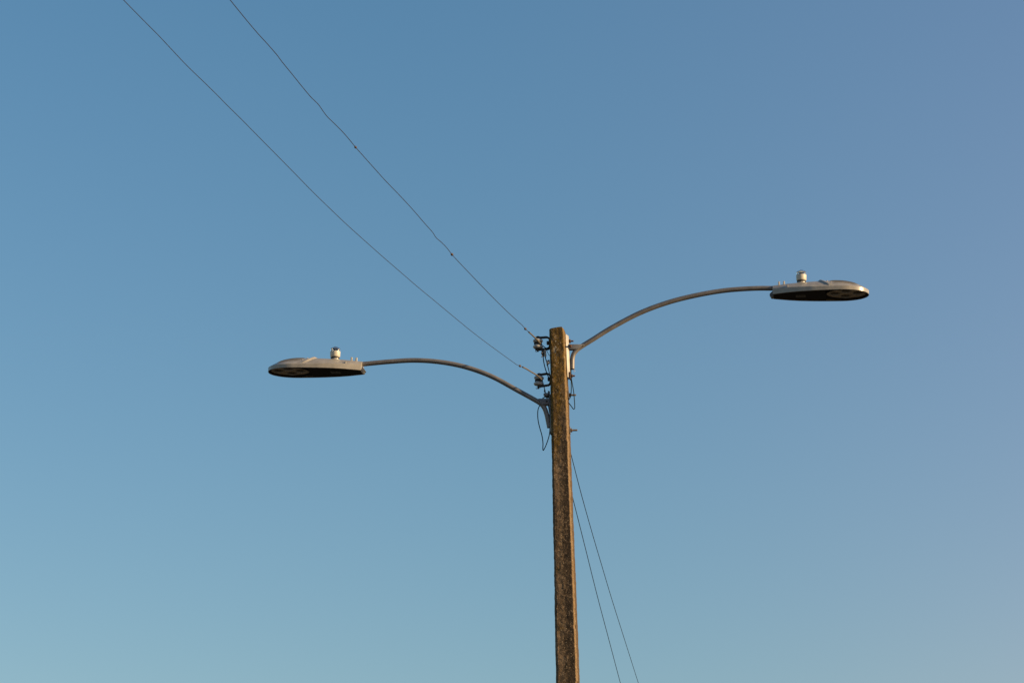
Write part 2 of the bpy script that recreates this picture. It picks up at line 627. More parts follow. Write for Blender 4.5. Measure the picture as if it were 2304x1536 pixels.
# ------------------------------------------------------------------ street lamps
def lamp_section(t, L):
    """half width, skirt height, crown height at t metres from the tail"""
    pts = [(0.0, 0.070), (0.06, 0.094), (0.12, 0.117), (0.20, 0.138), (0.30, 0.154), (0.40, 0.162), (0.50, 0.165)]
    tc = L - 0.215
    def wplan(x):
        for (a, wa), (b, wb) in zip(pts, pts[1:]):
            if x <= b:
                k = (x - a) / (b - a)
                return wa + (wb - wa) * k
        return pts[-1][1]
    w = wplan(min(t, tc))
    if t > tc:
        e = min(1.0, (t - tc) / (L - tc))
        w *= (1 - e ** 2.25) ** (1 / 2.05)
    sk = 0.042 - 0.014 * min(1, t / 0.35)
    H = 0.080 + 0.022 * math.sin(min(1, t / 0.42) * math.pi / 2)
    t2 = L - 0.255
    if t > t2:
        e = (t - t2) / (L - t2)
        H = sk + (H - sk) * (1 - e ** 2.1) ** 0.85
        sk2 = sk
    return w, sk, H

def smooth_lamp_section(t, L):
    a = [lamp_section(min(max(t + d, 0), L), L) for d in (-0.012, 0, 0.012)] if 0.012 < t < L - 0.22 else [lamp_section(t, L)]
    n = len(a)
    return tuple(sum(x[i] for x in a) / n for i in range(3))

def dome(y, w, sk, H):
    """height of the top shell at lateral y"""
    q = min(1.0, abs(y) / w) if w > 1e-6 else 0
    x = (1 - q) / 0.72
    return sk + (H - sk) * ((1 - max(0.0, 1 - x) ** 1.25) * 0.94 + 0.06 * (1 - q))

def build_lamp(px_tail, px_nose, arm_px, arm_tail, side, label, mount):
    """side -1: left lamp, +1: right lamp"""
    root = empty('street_lamp', mount)
    tag(root, label, 'street lamp', 'street lamps on the concrete pole')
    A0, A1 = P(*px_tail), P(*px_nose)
    A = (A1 - A0)
    L = A.length
    A.normalize()
    Wd = (V - A * V.dot(A)).normalized()      # lateral, towards the viewer
    H_ = A.cross(Wd)
    if H_.z < 0:
        H_ = -H_
    def q(t, y, h):
        return A0 + A * t + Wd * y + H_ * h
    # --- housing shell
    mb = MB()
    ts = [0.0]
    NS = 44
    for i in range(1, NS + 1):
        ts.append((L - 0.215) * i / NS)
    for i in range(1, 41):
        ts.append(L - 0.215 + 0.215 * math.sin(i / 40 * math.pi / 2))
    ts[-1] = L - 0.00005
    ND = 22
    vs_, fs_ = [], []
    ring = None
    for t in ts:
        w, sk, H = smooth_lamp_section(t, L)
        lip = min(0.007, w * 0.4)
        rec = 0.014
        sec = [(-(w * 0.985 - lip), rec), (-(w * 0.985 - lip), 0.0), (-w * 0.984 + 0.001, 0.0), (-w * 0.985, 0.001), (-w * 0.991, sk * 0.5), (-w * 0.998, sk - 0.001)]
        for k in range(1, ND):
            a = math.pi * k / ND
            y = -w * 0.985 * math.cos(a)
            sec.append((y, dome(y, w, sk, H)))
        sec += [(w * 0.998, sk - 0.001), (w * 0.991, sk * 0.5), (w * 0.985, 0.001), (w * 0.984 - 0.001, 0.0), (w * 0.985 - lip, 0.0), (w * 0.985 - lip, rec)]
        ring = len(sec)
        vs_ += [q(t, y, h) for y, h in sec]
    for i in range(len(ts) - 1):
        for k in range(ring):
            a, b = i * ring + k, i * ring + (k + 1) % ring
            fs_.append((a, b, b + ring, a + ring))
    fs_.append(tuple(range(ring)))
    fs_.append(tuple(range((len(ts) - 1) * ring, len(ts) * ring)))
    mb.add(vs_, fs_)
    hous = obj('housing', mb, M_PAINT, root, 18)
    # --- underside door
    mb = MB()
    tt = [0.008 + (L - 0.32 - 0.008) * i / 14 for i in range(15)]
    top, bot = [], []
    for t in tt:
        w = smooth_lamp_section(t, L)[0] * 0.985 - 0.009
        bot.append((q(t, -w, 0.004), q(t, w, 0.004)))
        top.append((q(t, -w, 0.012), q(t, w, 0.012)))
    vs_, fs_ = [], []
    for i in range(15):
        vs_ += [bot[i][0], bot[i][1], top[i][1], top[i][0]]
    for i in range(14):
        for k in range(4):
            a, b = i * 4 + k, i * 4 + (k + 1) % 4
            fs_.append((a, b, b + 4, a + 4))
    fs_ += [(0, 1, 2, 3), (56, 57, 58, 59)]
    mb.add(vs_, fs_)
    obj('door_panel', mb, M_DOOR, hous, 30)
    # --- dark floor of the optic bay
    mb = MB()
    vs_, fs_ = [], []
    NB = 16
    for i in range(NB + 1):
        t = L - 0.335 + (0.335 - 0.012) * i / NB
        w = max(0.004, lamp_section(t, L)[0] * 0.985 - 0.010)
        vs_ += [q(t, -w, 0.0128), q(t, w, 0.0128), q(t, w, 0.0136), q(t, -w, 0.0136)]
    for i in range(NB):
        for k in range(4):
            a, b = i * 4 + k, i * 4 + (k + 1) % 4
            fs_.append((a, b, b + 4, a + 4))
    fs_ += [(0, 1, 2, 3), tuple(range(NB * 4, NB * 4 + 4))]
    mb.add(vs_, fs_)
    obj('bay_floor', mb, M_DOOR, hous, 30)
    # --- optic bay: dark sloping bezel round a pale oval plate with four lenses
    tc, ra, rb = L - 0.168, 0.152, 0.122
    mb = MB()
    NO = 40
    vs_, fs_ = [], []
    for (fa, fb, h) in ((0.94, 1.26, 0.0125), (0.94, 1.26, 0.003), (0.90, 1.2, 0.002), (0.86, 0.90, 0.010), (0.84, 0.88, 0.0135)):
        for k in range(NO):
            a = 2 * math.pi * k / NO
            y = rb * fb * math.sin(a)
            t = tc + ra * fa * math.cos(a) / 0.9
            wmax = lamp_section(min(t, L - 0.002), L)[0] * 0.985 - 0.0085
            t = min(t, L - 0.010)
            y = max(-wmax, min(wmax, y))
            vs_.append(q(t, y, h))
    for i in range(4):
        for k in range(NO):
            a, b = i * NO + k, i * NO + (k + 1) % NO
            fs_.append((a, b, b + NO, a + NO))
    mb.add(vs_, fs_)
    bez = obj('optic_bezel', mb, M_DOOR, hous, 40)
    mb = MB()
    vs_ = []
    for h in (0.0105, 0.0138):
        for k in range(NO):
            a = 2 * math.pi * k / NO
            t = tc + ra * 0.95 * math.cos(a)
            wmax = lamp_section(min(t, L - 0.002), L)[0] - 0.012
            y = max(-wmax, min(wmax, rb * 0.9 * math.sin(a)))
            vs_.append(q(t, y, h))
    fs_ = [(k, (k + 1) % NO, NO + (k + 1) % NO, NO + k) for k in range(NO)]
    fs_ += [tuple(range(NO)), tuple(range(NO, 2 * NO))]
    mb.add(vs_, fs_)
    plate = obj('optic_plate', mb, M_OPTIC, hous, 40)
    for dt, dy in ((-0.082, 0.012), (0.086, 0.018), (0.002, 0.074), (-0.004, -0.060)):
        mb = MB()
        lathe(mb, q(tc + dt, dy, 0.0112), -H_, [(0.038, 0), (0.038, 0.0025), (0.036, 0.004), (0.034, 0.004), (0.032, 0.0065), (0.026, 0.0095), (0.013, 0.0115), (0.004, 0.012)], 28)
        obj('lens', mb, M_LENS, plate, 35)
        for da in range(4):
            a = math.pi / 4 + da * math.pi / 2
    # rating sticker on the door, with print lines
    mb = MB()
    box(mb, q(0.205, -0.012, 0.0035), A, Wd, H_, 0.036, 0.032, 0.0009)
    stk = obj('rating_sticker', mb, M_STICK, hous, 0)
    mb = MB()
    for k, (y0, segs) in enumerate(((0.018, ((-0.028, -0.012), (-0.006, 0.012), (0.018, 0.030))), (0.004, ((-0.030, -0.004), (0.002, 0.028))), (-0.011, ((-0.022, 0.006), (0.012, 0.024))))):
        for a, b in segs:
            box(mb, q(0.205 + (a + b) / 2, -0.012 + y0, 0.0023), A, Wd, H_, (b - a) / 2, 0.0038, 0.0004)
    obj('print', mb, M_PRINT, stk, 0)
    # --- transverse step over the shell (tail-facing wedge)
    mb = MB()
    t0 = L - 0.388
    vs_, fs_ = [], []
    prof = [(0.0, -0.004), (0.001, 0.0005), (0.014, 0.0105), (0.018, 0.0108), (0.050, 0.0012), (0.056, -0.004)]
    NY = 30
    for k in range(NY + 1):
        f = -1 + 2 * k / NY
        fade = min(1.0, (1 - abs(f)) / 0.06)
        for dt, dh in prof:
            # the step slants forward towards the sides as the photo shows
            slant = 0.085 * abs(f) ** 1.5
            t = t0 + dt + slant
            w, sk, H = smooth_lamp_section(t, L)
            y = w * 0.95 * f
            vs_.append(q(t, y, dome(y, w, sk, H) + (dh * fade if dh > 0 else dh)))
    m_ = len(prof)
    for k in range(NY):
        for j in range(m_ - 1):
            fs_.append((k * m_ + j, k * m_ + j + 1, (k + 1) * m_ + j + 1, (k + 1) * m_ + j))
    fs_.append(tuple(range(m_)))
    fs_.append(tuple(range(NY * m_, NY * m_ + m_)))
    mb.add(vs_, fs_)
    obj('step_rib', mb, M_PAINT, hous, 25)
    # --- cooling fins along the top of the nose
    for k in range(9):
        f = -0.64 + 1.28 * k / 8
        mb = MB()
        vs_, fs_ = [], []
        NT = 20
        ta = t0 + 0.080 + 0.085 * abs(f) ** 1.5
        tb = L - 0.055 - 0.06 * abs(f)
        for i in range(NT + 1):
            t = ta + (tb - ta) * i / NT
            w, sk, H = smooth_lamp_section(t, L)
            wr = smooth_lamp_section(L - 0.26, L)[0]
            y = f * wr
            y = max(-w * 0.8, min(w * 0.8, y))
            h = dome(y, w, sk, H)
            up = 0.0035 * min(1, i / 2, (NT - i) / 3)
            vs_ += [q(t, y - 0.003, h - 0.004), q(t, y - 0.002, h + up), q(t, y + 0.002, h + up), q(t, y + 0.003, h - 0.004)]
        for i in range(NT):
            for j in range(4):
                a, b = i * 4 + j, i * 4 + (j + 1) % 4
                fs_.append((a, b, b + 4, a + 4))
        fs_ += [(0, 1, 2, 3), tuple(range(NT * 4, NT * 4 + 4))]
        mb.add(vs_, fs_)
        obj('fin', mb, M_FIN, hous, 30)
    # two small screws behind the fins, on the viewer's side
    for f in (0.30, 0.62, -0.30, -0.62):
        t = t0 + 0.068 + 0.085 * abs(f) ** 1.5
        w, sk, H = smooth_lamp_section(t, L)
        y = w * f
        n1 = (q(t, y + 0.004, dome(y + 0.004, w, sk, H)) - q(t, y - 0.004, dome(y - 0.004, w, sk, H))).normalized()
        nn = n1.cross(A)
        if nn.dot(H_) < 0:
            nn = -nn
        mb = MB()
        lathe(mb, q(t, y, dome(y, w, sk, H) - 0.001), nn, [(0.0052, 0), (0.0052, 0.003), (0.004, 0.0042)], 12)
        obj('screw', mb, M_ALU, hous, 30)
    # --- clamp posts on the tail
    for t in (0.046, 0.083):
        for y in (0.012,):
            w, sk, H = smooth_lamp_section(t, L)
            mb = MB()
            box(mb, q(t, y, H + 0.008), A, Wd, H_, 0.0068, 0.0068, 0.0195)
            obj('clamp_bolt', mb, M_CREAM, hous, 30, bevel=0.0015)
    # --- hinge tab on the shoulder
    for sgn in (1,):
        t = 0.112
        w, sk, H = smooth_lamp_section(t, L)
        y = w * 0.86
        mb = MB()
        box(mb, q(t, y, dome(y, w, sk, H) - 0.004), A, Wd, H_, 0.0045, 0.010, 0.0145)
        obj('hinge_tab', mb, M_PAINT, hous, 30, bevel=0.001)
    # --- tail latch hanging at the door's rear edge
    mb = MB()
    vs_ = []
    for y in (-0.036, 0.030):
        for dt, h in ((0.004, 0.034), (-0.004, 0.034), (-0.022, 0.016), (-0.024, 0.009), (-0.014, 0.003), (-0.016, -0.003), (-0.008, -0.009), (0.004, -0.003)):
            vs_.append(q(dt, y, h))
    fs_ = [tuple(range(8)), tuple(range(8, 16))] + [(k, (k + 1) % 8, 8 + (k + 1) % 8, 8 + k) for k in range(8)]
    mb.add(vs_, fs_)
    obj('door_latch', mb, M_GALVD, hous, 25)
    # --- photocell
    tp = 0.212
    w, sk, H = smooth_lamp_section(tp, L)
    pc0 = q(tp, 0.0, H - 0.006)
    ax = (H_ * 0.9 + Z * 0.1).normalized()
    mb = MB()
    lathe(mb, pc0, ax, [(0.040, 0.0), (0.038, 0.006), (0.031, 0.011), (0.031, 0.016), (0.029, 0.018)], 32)
    pc = obj('photocell', mb, M_PAINT, root, 30)
    mb = MB()
    lathe(mb, pc0, ax, [(0.029, 0.0175), (0.034, 0.020), (0.034, 0.026), (0.030, 0.028)], 32)
    obj('gasket', mb, M_RUBBER, pc, 30)
    mb = MB()
    lathe(mb, pc0, ax, [(0.030, 0.0275), (0.0355, 0.031), (0.0375, 0.036), (0.0385, 0.068), (0.0385, 0.072), (0.036, 0.073)], 36)
    obj('photocell_body', mb, M_CREAM, pc, 30)
    mb = MB()
    lathe(mb, pc0, ax, [(0.0365, 0.0735), (0.0365, 0.094), (0.035, 0.097), (0.010, 0.111), (0.002, 0.1125),
                        (0.0018, 0.1105), (0.009, 0.109), (0.0325, 0.0955), (0.034, 0.093), (0.034, 0.0735)], 36)
    obj('clear_cap', mb, M_GLASS, pc, 30)
    mb = MB()
    box(mb, pc0 + ax * 0.083, A, Wd, ax, 0.016, 0.011, 0.0092)
    obj('sensor', mb, M_BLACK, pc, 30, bevel=0.001)
    for sgn in (1, -1):
        mb = MB()
        box(mb, pc0 + ax * 0.084 + U * (0.026 * sgn), U, V, ax, 0.0035, 0.012, 0.0095)
        obj('support', mb, M_CREAM, pc, 30)
    # --- arm
    path = [P(*p) for p in arm_px]
    mb = MB()
    rad = 0.0180
    pth = smooth_path(path, 10)
    # run the tube into the housing
    e_in = q(0.10, 0, 0)
    e_in = pth[-1] + A * 0.05
    pth.append(e_in)
    n = len(pth)
    tube(mb, pth, [rad] * n, 20, cap=False)
    # inner wall so that the open foot reads as a pipe
    tube(mb, pth[:14], rad * 0.86, 20, cap=False)
    b0, b1 = 0, n * 20
    mb.add([], [])
    for k in range(20):
        mb.f.append((k, (k + 1) % 20, b1 + (k + 1) % 20, b1 + k))
    obj('arm', mb, M_PIPE, root, 40)
    return root, A0, A, L

# right lamp
right_arm = [(1287.3, 830.5), (1287.4, 818), (1288, 806), (1291.5, 795), (1299, 786), (1311, 777.5), (1334, 763.3), (1376, 737.2), (1440, 703.8), (1504, 680), (1568, 664), (1632, 653.3), (1695.6, 648.8), (1738, 648.6)]
lamp_r, *_ = build_lamp((1739.2, 667.3), (1955.3, 663.0), right_arm, None, 1,
    'grey street lamp on the right of the pole, set higher, its nose sunlit', P(1277, 800))
left_arm = [(1236.3, 961.5), (1233.6, 948), (1229.6, 930), (1223, 914.5), (1210.6, 903.6), (1163, 877.2), (1105.6, 846.3), (1048, 825.6), (991, 814.3), (933.7, 810.4), (876, 813.4), (816, 819)]
lamp_l, *_ = build_lamp((815.0, 837.5), (603.8, 838.5), left_arm, None, -1,
    'grey street lamp on the left of the pole, set lower, its nose in shade', P(1242, 930))

# brackets of the lamps
def rivet(parent, c, r=0.008, m=None):
    mb = MB()
    lathe(mb, c, V, [(r, -0.004), (r, 0.004), (r * 0.7, 0.007)], 6)
    obj('bolt_head', mb, m or M_BOLT, parent, 20)

# right: pale channel standing on the pole's right face, arm bracket, bolts
mb = MB()
a, b = P(1273.6, 753.0, 0.04), P(1280.2, 852.5, 0.04)
chz0, chz1 = b.z, a.z
# channel: web on the pole, two flanges, leaning with the pole
def channel(mb, top_px, bot_px, depth, half, th, side):
    pt, pb = P(*top_px), P(*bot_px)
    for k in (0,):
        ax = (pt - pb)
        ln = ax.length
        ax.normalize()
        out = (U * side - ax * (U * side).dot(ax)).normalized()
        # C profile in (out, V)
        prof = [(0, -half), (depth, -half), (depth, -half + th), (th, -half + th), (th, half - th), (depth, half - th), (depth, half), (0, half)]
        # a pressed channel: open towards the pole, its outer corners rolled off
        prof = [(0, -half), (0.003, -half), (depth, -half + 0.022), (depth, half - 0.022), (0.003, half), (0, half),
                (0, half - th), (depth - th, half - 0.026), (depth - th, -half + 0.026), (0, -half + th)]
        vs_ = []
        for s, h in ((0, pb), (1, pt)):
            for o_, v_ in prof:
                e = 0.010 if (s and o_ > depth * 0.6) else 0
                vs_.append(h + out * o_ + V * v_ - ax * e)
        n = len(prof)
        fs_ = [tuple(range(n))[::-1], tuple(range(n, 2 * n))] + [(k2, (k2 + 1) % n, n + (k2 + 1) % n, n + k2) for k2 in range(n)]
        mb.add(vs_, fs_)
channel(mb, (1273.2, 754), (1277.4, 851), 0.021, 0.040, 0.006, 1)
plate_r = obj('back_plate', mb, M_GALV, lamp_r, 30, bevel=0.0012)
bolt(lamp_r, P(1280.3, 767.5, 0.0), U, 0.034, 0.0068, M_RUST, 0.015, 0.0)
bolt(lamp_r, P(1284.6, 845.5, 0.0), U, 0.030, 0.0068, M_RUST, 0.014, 0.0)
mb = MB()
box(mb, P(1283.0, 846, 0.0), U, V, Z, 0.0035, 0.032, 0.026)
obj('rusty_washer', mb, M_RUST, lamp_r, 30, bevel=0.001)
# saddle bracket: front and rear cheek plates with a floor between
def saddle(parent, quad, half, m, floor_y, x0, x1):
    for v_ in (half, -half):
        mb = MB()
        vs_ = [P(x, y, 0) + V * (v_ + d) for d in (-0.0025, 0.0025) for x, y in quad]
        n = len(quad)
        fs_ = [tuple(range(n)), tuple(range(n, 2 * n))] + [(k, (k + 1) % n, n + (k + 1) % n, n + k) for k in range(n)]
        mb.add(vs_, fs_)
        obj('cheek_plate', mb, m, parent, 30, bevel=0.0008)
    mb = MB()
    a, b = P(x0, floor_y), P(x1, floor_y)
    c = (a + b) / 2
    box(mb, c, U, V, Z, (b - a).length / 2, half - 0.003, 0.003)
    obj('bracket_floor', mb, m, parent, 30)
DV = 4.6        # the front cheek stands nearer and so looks about this many pixels higher
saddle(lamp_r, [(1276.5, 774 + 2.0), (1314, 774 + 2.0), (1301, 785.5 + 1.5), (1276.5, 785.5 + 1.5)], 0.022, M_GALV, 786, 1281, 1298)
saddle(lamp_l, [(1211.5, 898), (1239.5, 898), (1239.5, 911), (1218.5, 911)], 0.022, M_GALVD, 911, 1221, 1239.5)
rivet(lamp_r, P(1283.5, 778.5, 0.025), 0.011, M_RUST)
mb = MB()
lathe(mb, P(1283.5, 778.5, 0.025), V, [(0.0062, 0), (0.0062, 0.030), (0.005, 0.032)], 12)
obj('pin', mb, M_RUST, lamp_r, 30)
rivet(lamp_l, P(1230, 902.5, 0.025), 0.0075, M_BLACK)
# left: dark back plate against the pole
mb = MB()
channel(mb, (1238.6, 883), (1242.6, 977), 0.014, 0.040, 0.005, -1)
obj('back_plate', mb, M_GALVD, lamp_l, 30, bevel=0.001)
mb = MB()
lathe(mb, P(1240.5, 972), -U, [(0.015, -0.01), (0.016, 0.0), (0.016, 0.008), (0.013, 0.011)], 8)
obj('bolt_head', mb, M_BLACK, lamp_l, 30)

# weld where the arm meets the cheeks
mb = MB()
tube(mb, smooth_path([P(1314.5, 775.0, 0.012), P(1313.5, 776.5, 0.017), P(1312.5, 778.0, 0.019)], 4), 0.003, 8)
obj('weld', mb, M_TIE, lamp_r, 40)

# ------------------------------------------------------------------ insulators on clevis straps
def build_insulator(c_px, top_px, bot_px, label, tilt, m_porc):
    cx = P(*c_px)
    root = empty('spool_insulator', cx)
    tag(root, label, 'insulator', 'spool insulators on the pole')
    face = top_px[-1]
    # clevis strap: one bent flat bar
    pts = [P(*p) for p in top_px]
    mb = MB()
    strap(mb, smooth_path(pts, 5), 0.0105, 0.034)
    obj('clevis_strap', mb, M_BLACK, root, 40, bevel=0.0012)
    # porcelain spool
    ax = Vector(bot_px[1])
    base = P(*bot_px[0])
    ax = (P(*top_px[1]) - base)
    ax = (Z + U * tilt).normalized()
    mb = MB()
    prof = [(0.020, -0.038), (0.030, -0.036), (0.0365, -0.029), (0.0375, -0.024), (0.035, -0.019), (0.029, -0.013), (0.0235, -0.006), (0.0235, 0.004),
            (0.028, 0.009), (0.0345, 0.013), (0.0370, 0.0165), (0.0355, 0.019), (0.0335, 0.020), (0.0355, 0.0215), (0.0368, 0.024), (0.0350, 0.028), (0.028, 0.034), (0.020, 0.037)]
    lathe(mb, cx, ax, prof, 36)
    obj('porcelain_spool', mb, m_porc, root, 25)
    # tie bolt with head and cotter
    mb = MB()
    lathe(mb, cx, ax, [(0.0075, -0.062), (0.0075, 0.0465), (0.013, 0.047), (0.0145, 0.050), (0.013, 0.056), (0.006, 0.058)], 10)
    pin = obj('clevis_pin', mb, M_BLACK, root, 30)
    mb = MB()
    k0 = cx - ax * 0.058
    ringp = [k0 - U * 0.010 + (U * math.cos(a) * 0.007 + Z * math.sin(a) * 0.006) + V * 0.004 for a in [i * math.pi / 6 for i in range(13)]]
    tube(mb, ringp, 0.0016, 6)
    tube(mb, [k0 - U * 0.004, k0 + U * 0.018 + Z * 0.004], 0.0016, 6)
    obj('cotter_pin', mb, M_BOLT, pin, 40)
    # wire tie in the groove
    mb = MB()
    loop = [cx + ax * (-0.001 + 0.0035 * (i % 2)) + (U * math.cos(a) + V * math.sin(a)) * 0.0265 for i, a in enumerate([k * 2 * math.pi / 24 for k in range(25)])]
    loop = [cx + ax * -0.001 + (U * math.cos(a) + V * math.sin(a)) * 0.0265 for a in [k * 2 * math.pi / 28 for k in range(29)]]
    tube(mb, loop, 0.0042, 8)
    tube(mb, [p + ax * 0.006 for p in loop], 0.0036, 8)
    obj('tie_loop', mb, M_BWIRE, root, 40)
    # square nut on the mounting face
    mb = MB()
    box(mb, P(bot_px[2][0], bot_px[2][1]), U, V, Z, 0.009, 0.014, 0.0125)
    obj('mounting_nut', mb, M_BLACK, root, 30, bevel=0.002)
    return root

ins_top = build_insulator((1210.3, 773.0, 0.012), [(1203.5, 760.8), (1210, 760.0), (1222, 759.2), (1230.5, 758.8), (1235, 761.3), (1236.6, 766.5), (1237.2, 774), (1236.2, 781), (1233.6, 784.8), (1226, 785.6), (1214, 786.2), (1204.5, 786.5)],
    [(1210.3, 784), (0, 0, 1), (1232.8, 771.5)], 'grey spool insulator on black clevis strap, upper one near the pole top', 0.02, M_PORC)
ins_low = build_insulator((1212.3, 856.3), [(1206.5, 844.5), (1214, 843.2), (1224, 841.6), (1231.5, 840.8), (1236.5, 843.5), (1238.2, 849), (1238.6, 856), (1237.6, 862.5), (1235, 865.8), (1228, 867.2), (1218, 868.6), (1210.5, 869.3)],
    [(1212.3, 867), (0, 0, 1), (1235, 853)], 'grey spool insulator on black clevis strap, lower one in shade', 0.07, M_PORC)
WPOS[ins_top.name]

# ------------------------------------------------------------------ overhead wires
def wire_plane(px_pts, start, ang):
    n = Vector((-math.sin(ang), math.cos(ang), 0))
    return [on_plane(x, y, start, n) for x, y in px_pts]

def build_wire(name, label, px_pts, start, ang, rad, beads=(), tie=None, extend=28.0, sub=6, m=None, grp=None):
    pts = wire_plane(px_pts, start, ang)
    pth = smooth_path(pts, sub)
    d = (pth[-1] - pth[-3])
    d.normalize()
    # beyond the picture the span runs on to the next pole
    for k in range(1, 15):
        s = extend * k / 14
        pth.append(pts[-1] + Vector((d.x, d.y, 0)) * s + Z * (d.z * s + 0.0045 * s * s))
    mb = MB()
    tube(mb, pth, rad, 8)
    o = obj(name, mb, m or M_WIRE, None, 60)
    tag(o, label, 'wire', grp)
    for (x, y, ln, r_) in beads:
        n = Vector((-math.sin(ang), math.cos(ang), 0))
        c = on_plane(x, y, start, n)
        # direction of the wire there
        i = min(range(1, len(pth) - 1), key=lambda k: (pth[k] - c).length)
        dd = (pth[i + 1] - pth[i - 1]).normalized()
        a, b = pth[i - 1], pth[i + 1]
        k = max(0, min(1, (c - a).dot(b - a) / (b - a).length_squared))
        c = a.lerp(b, k)
        mb = MB()
        lathe(mb, c, dd, [(rad, -ln / 2), (r_ * 0.7, -ln * 0.36), (r_, -ln * 0.12), (r_, ln * 0.12), (r_ * 0.7, ln * 0.36), (rad, ln / 2)], 12)
        obj('sleeve', mb, M_BEAD, o, 50)
    if tie:
        mb = MB()
        tp = [p for p in smooth_path(wire_plane(tie, start, ang), 10)]
        tube(mb, tp, [0.0052 + 0.0009 * math.sin(i * 2.4) for i in range(len(tp))], 10)
        t = obj('tie_wrap', mb, M_TIE, o, 60)
        mb = MB()
        tube(mb, tp[:6], [0.0078, 0.0080, 0.0078, 0.0076, 0.0070, 0.0055], 10)
        obj('tie_end', mb, M_TIE, t, 60)
    return o

FW = P(1216, 774, 0.030)
build_wire('overhead_wire', 'thin dark kinked wire with three sleeves running up left from the upper insulator',
    [(1216.5, 773.5), (1206.5, 762.5), (1199, 755), (1190, 747), (1182, 739.8), (1175, 731.5), (1166, 723.5), (1150, 709), (1128, 688), (1100, 660), (1060, 618.5), (1030, 587), (1017, 572.5), (1010, 563.5), (1003, 555), (992, 544), (983.5, 537), (979, 531.5), (972, 521), (955, 502), (930, 473), (900, 440.5), (870, 409.5), (845, 382), (820, 354), (800, 331.5), (785, 313), (770, 296), (752, 278), (738, 264.5), (731, 256), (723, 244.5), (716, 235), (708, 227), (698, 217), (680, 195.5), (655, 164.5), (635, 140), (625, 126.5), (618, 118), (600, 97.5), (575, 70), (545, 34), (517.5, 0), (480, -47)],
    FW, -1.80, 0.0020, beads=[(1182, 739.8, 0.040, 0.0088), (1017, 572.5, 0.036, 0.0088), (800, 331.5, 0.024, 0.0075)],
    tie=[(1217, 774), (1211, 767.3), (1205.5, 761.4), (1196, 752.3), (1190, 747)], grp='wires coming towards the camera from the pole')
FW2 = P(1219, 856, 0.030)
build_wire('overhead_wire', 'thin dark sagging wire with one sleeve running up left from the lower insulator',
    [(1219, 854.5), (1213, 848), (1204, 841.5), (1194, 835.5), (1184, 829.5), (1170, 823), (1163, 820.3), (1156, 815.5), (1140, 804), (1100, 775), (1060, 744.5), (1030, 720), (980, 678.5), (940, 645.5), (900, 611), (860, 576.5), (820, 541), (780, 505), (740, 467), (700, 428), (660, 387), (620, 346.5), (580, 306), (545, 270.5), (510, 236), (488, 213.5), (478, 203.8), (462, 188), (420, 147.5), (380, 105), (356, 79.5), (330, 53.5), (277.5, 0), (230, -50)],
    FW2, -1.83, 0.0017, beads=[(1170, 823, 0.042, 0.0088)],
    tie=[(1219.3, 855), (1215, 849.8), (1208, 844), (1194, 835.5), (1184, 829.5), (1176, 825.5)], grp='wires coming towards the camera from the pole')
BW = P(1218, 775, -0.02)
build_wire('overhead_wire', 'thin dark wire slanting down right behind the pole, farther right of the two',
    [(1219, 774), (1236, 838), (1260, 930), (1283, 1015), (1306, 1104), (1330, 1190), (1353, 1268), (1376, 1345), (1399, 1418), (1436.5, 1536), (1452, 1584)],
    BW, 1.487, 0.0033, extend=20, m=M_BWIRE, grp='wires going away behind the pole')
BW2 = P(1220, 858, -0.02)
build_wire('overhead_wire', 'thin dark wire slanting down right behind the pole, nearer the shaft',
    [(1221, 858), (1240, 934), (1265, 1028), (1290, 1125), (1317, 1232), (1344, 1340), (1370, 1438), (1396, 1536), (1409, 1584)],
    BW2, 1.487, 0.0033, extend=20, m=M_BWIRE, grp='wires going away behind the pole')

# ------------------------------------------------------------------ cables, jumpers and connectors at the pole head
def cable(name, px, label, rad=0.0036, m=None, sub=8, cat='cable'):
    mb = MB()
    pts = [P(*p) for p in px]
    tube(mb, smooth_path(pts, sub), rad, 10)
    o = obj(name, mb, m or M_CABLE, None, 60)
    tag(o, label, cat)
    return o

cable('lamp_cable', [(1237, 958, 0.0), (1237.2, 968, 0.01), (1235, 982, 0.03), (1229, 1000, 0.04), (1224, 1010.5, 0.045), (1222, 1012.3, 0.045), (1221.4, 1008, 0.045), (1221.6, 996, 0.045), (1219.5, 980, 0.04), (1214.5, 962, 0.035), (1211, 947, 0.03), (1209.8, 931, 0.025), (1211.2, 919, 0.02), (1216, 910, 0.0), (1224, 904, -0.02)],
    'dark cable looping below the left lamp arm and back into its open end', 0.0036)
cable('lamp_cable', [(1284.4, 824, 0.0), (1284.5, 836, 0.004), (1285.2, 848, 0.012), (1287.5, 862, 0.018), (1290.5, 880, 0.02), (1292.4, 900, 0.02), (1293.2, 915, 0.02), (1292.3, 919.2, 0.02), (1290, 919.6, 0.02), (1285, 913, 0.015), (1279, 905.5, 0.0), (1274, 899, -0.03)],
    'dark cable hanging from the right lamp arm in a narrow loop', 0.0033)
cable('lamp_cable', [(1285.0, 826, -0.006), (1284.8, 845, -0.004), (1285.4, 865, 0.006), (1285.2, 880, 0.012), (1283.2, 893, 0.012), (1279.5, 898.5, 0.0), (1275, 902, -0.03)],
    'dark cable from the right lamp arm lying close to the shaft', 0.0033)

# small wire bracelet under the open pipe end
cable('wire_hook', [(1289.5, 830, 0.014), (1291, 834.5, 0.015), (1292.8, 836.3, 0.014), (1293.5, 833.5, 0.012), (1292.2, 829.5, 0.010)],
    'tiny pale wire hook at the open end of the right lamp arm', 0.0011, M_ALU, cat='wire')

def connector(px, off, label, pale, wires=(), name='wire_connector'):
    """split bolt clamps: a stack of collars on a bolt, with a hexagon nut"""
    c = P(px[0], px[1], off)
    root = empty(name, c)
    tag(root, label, 'connector')
    return root, c

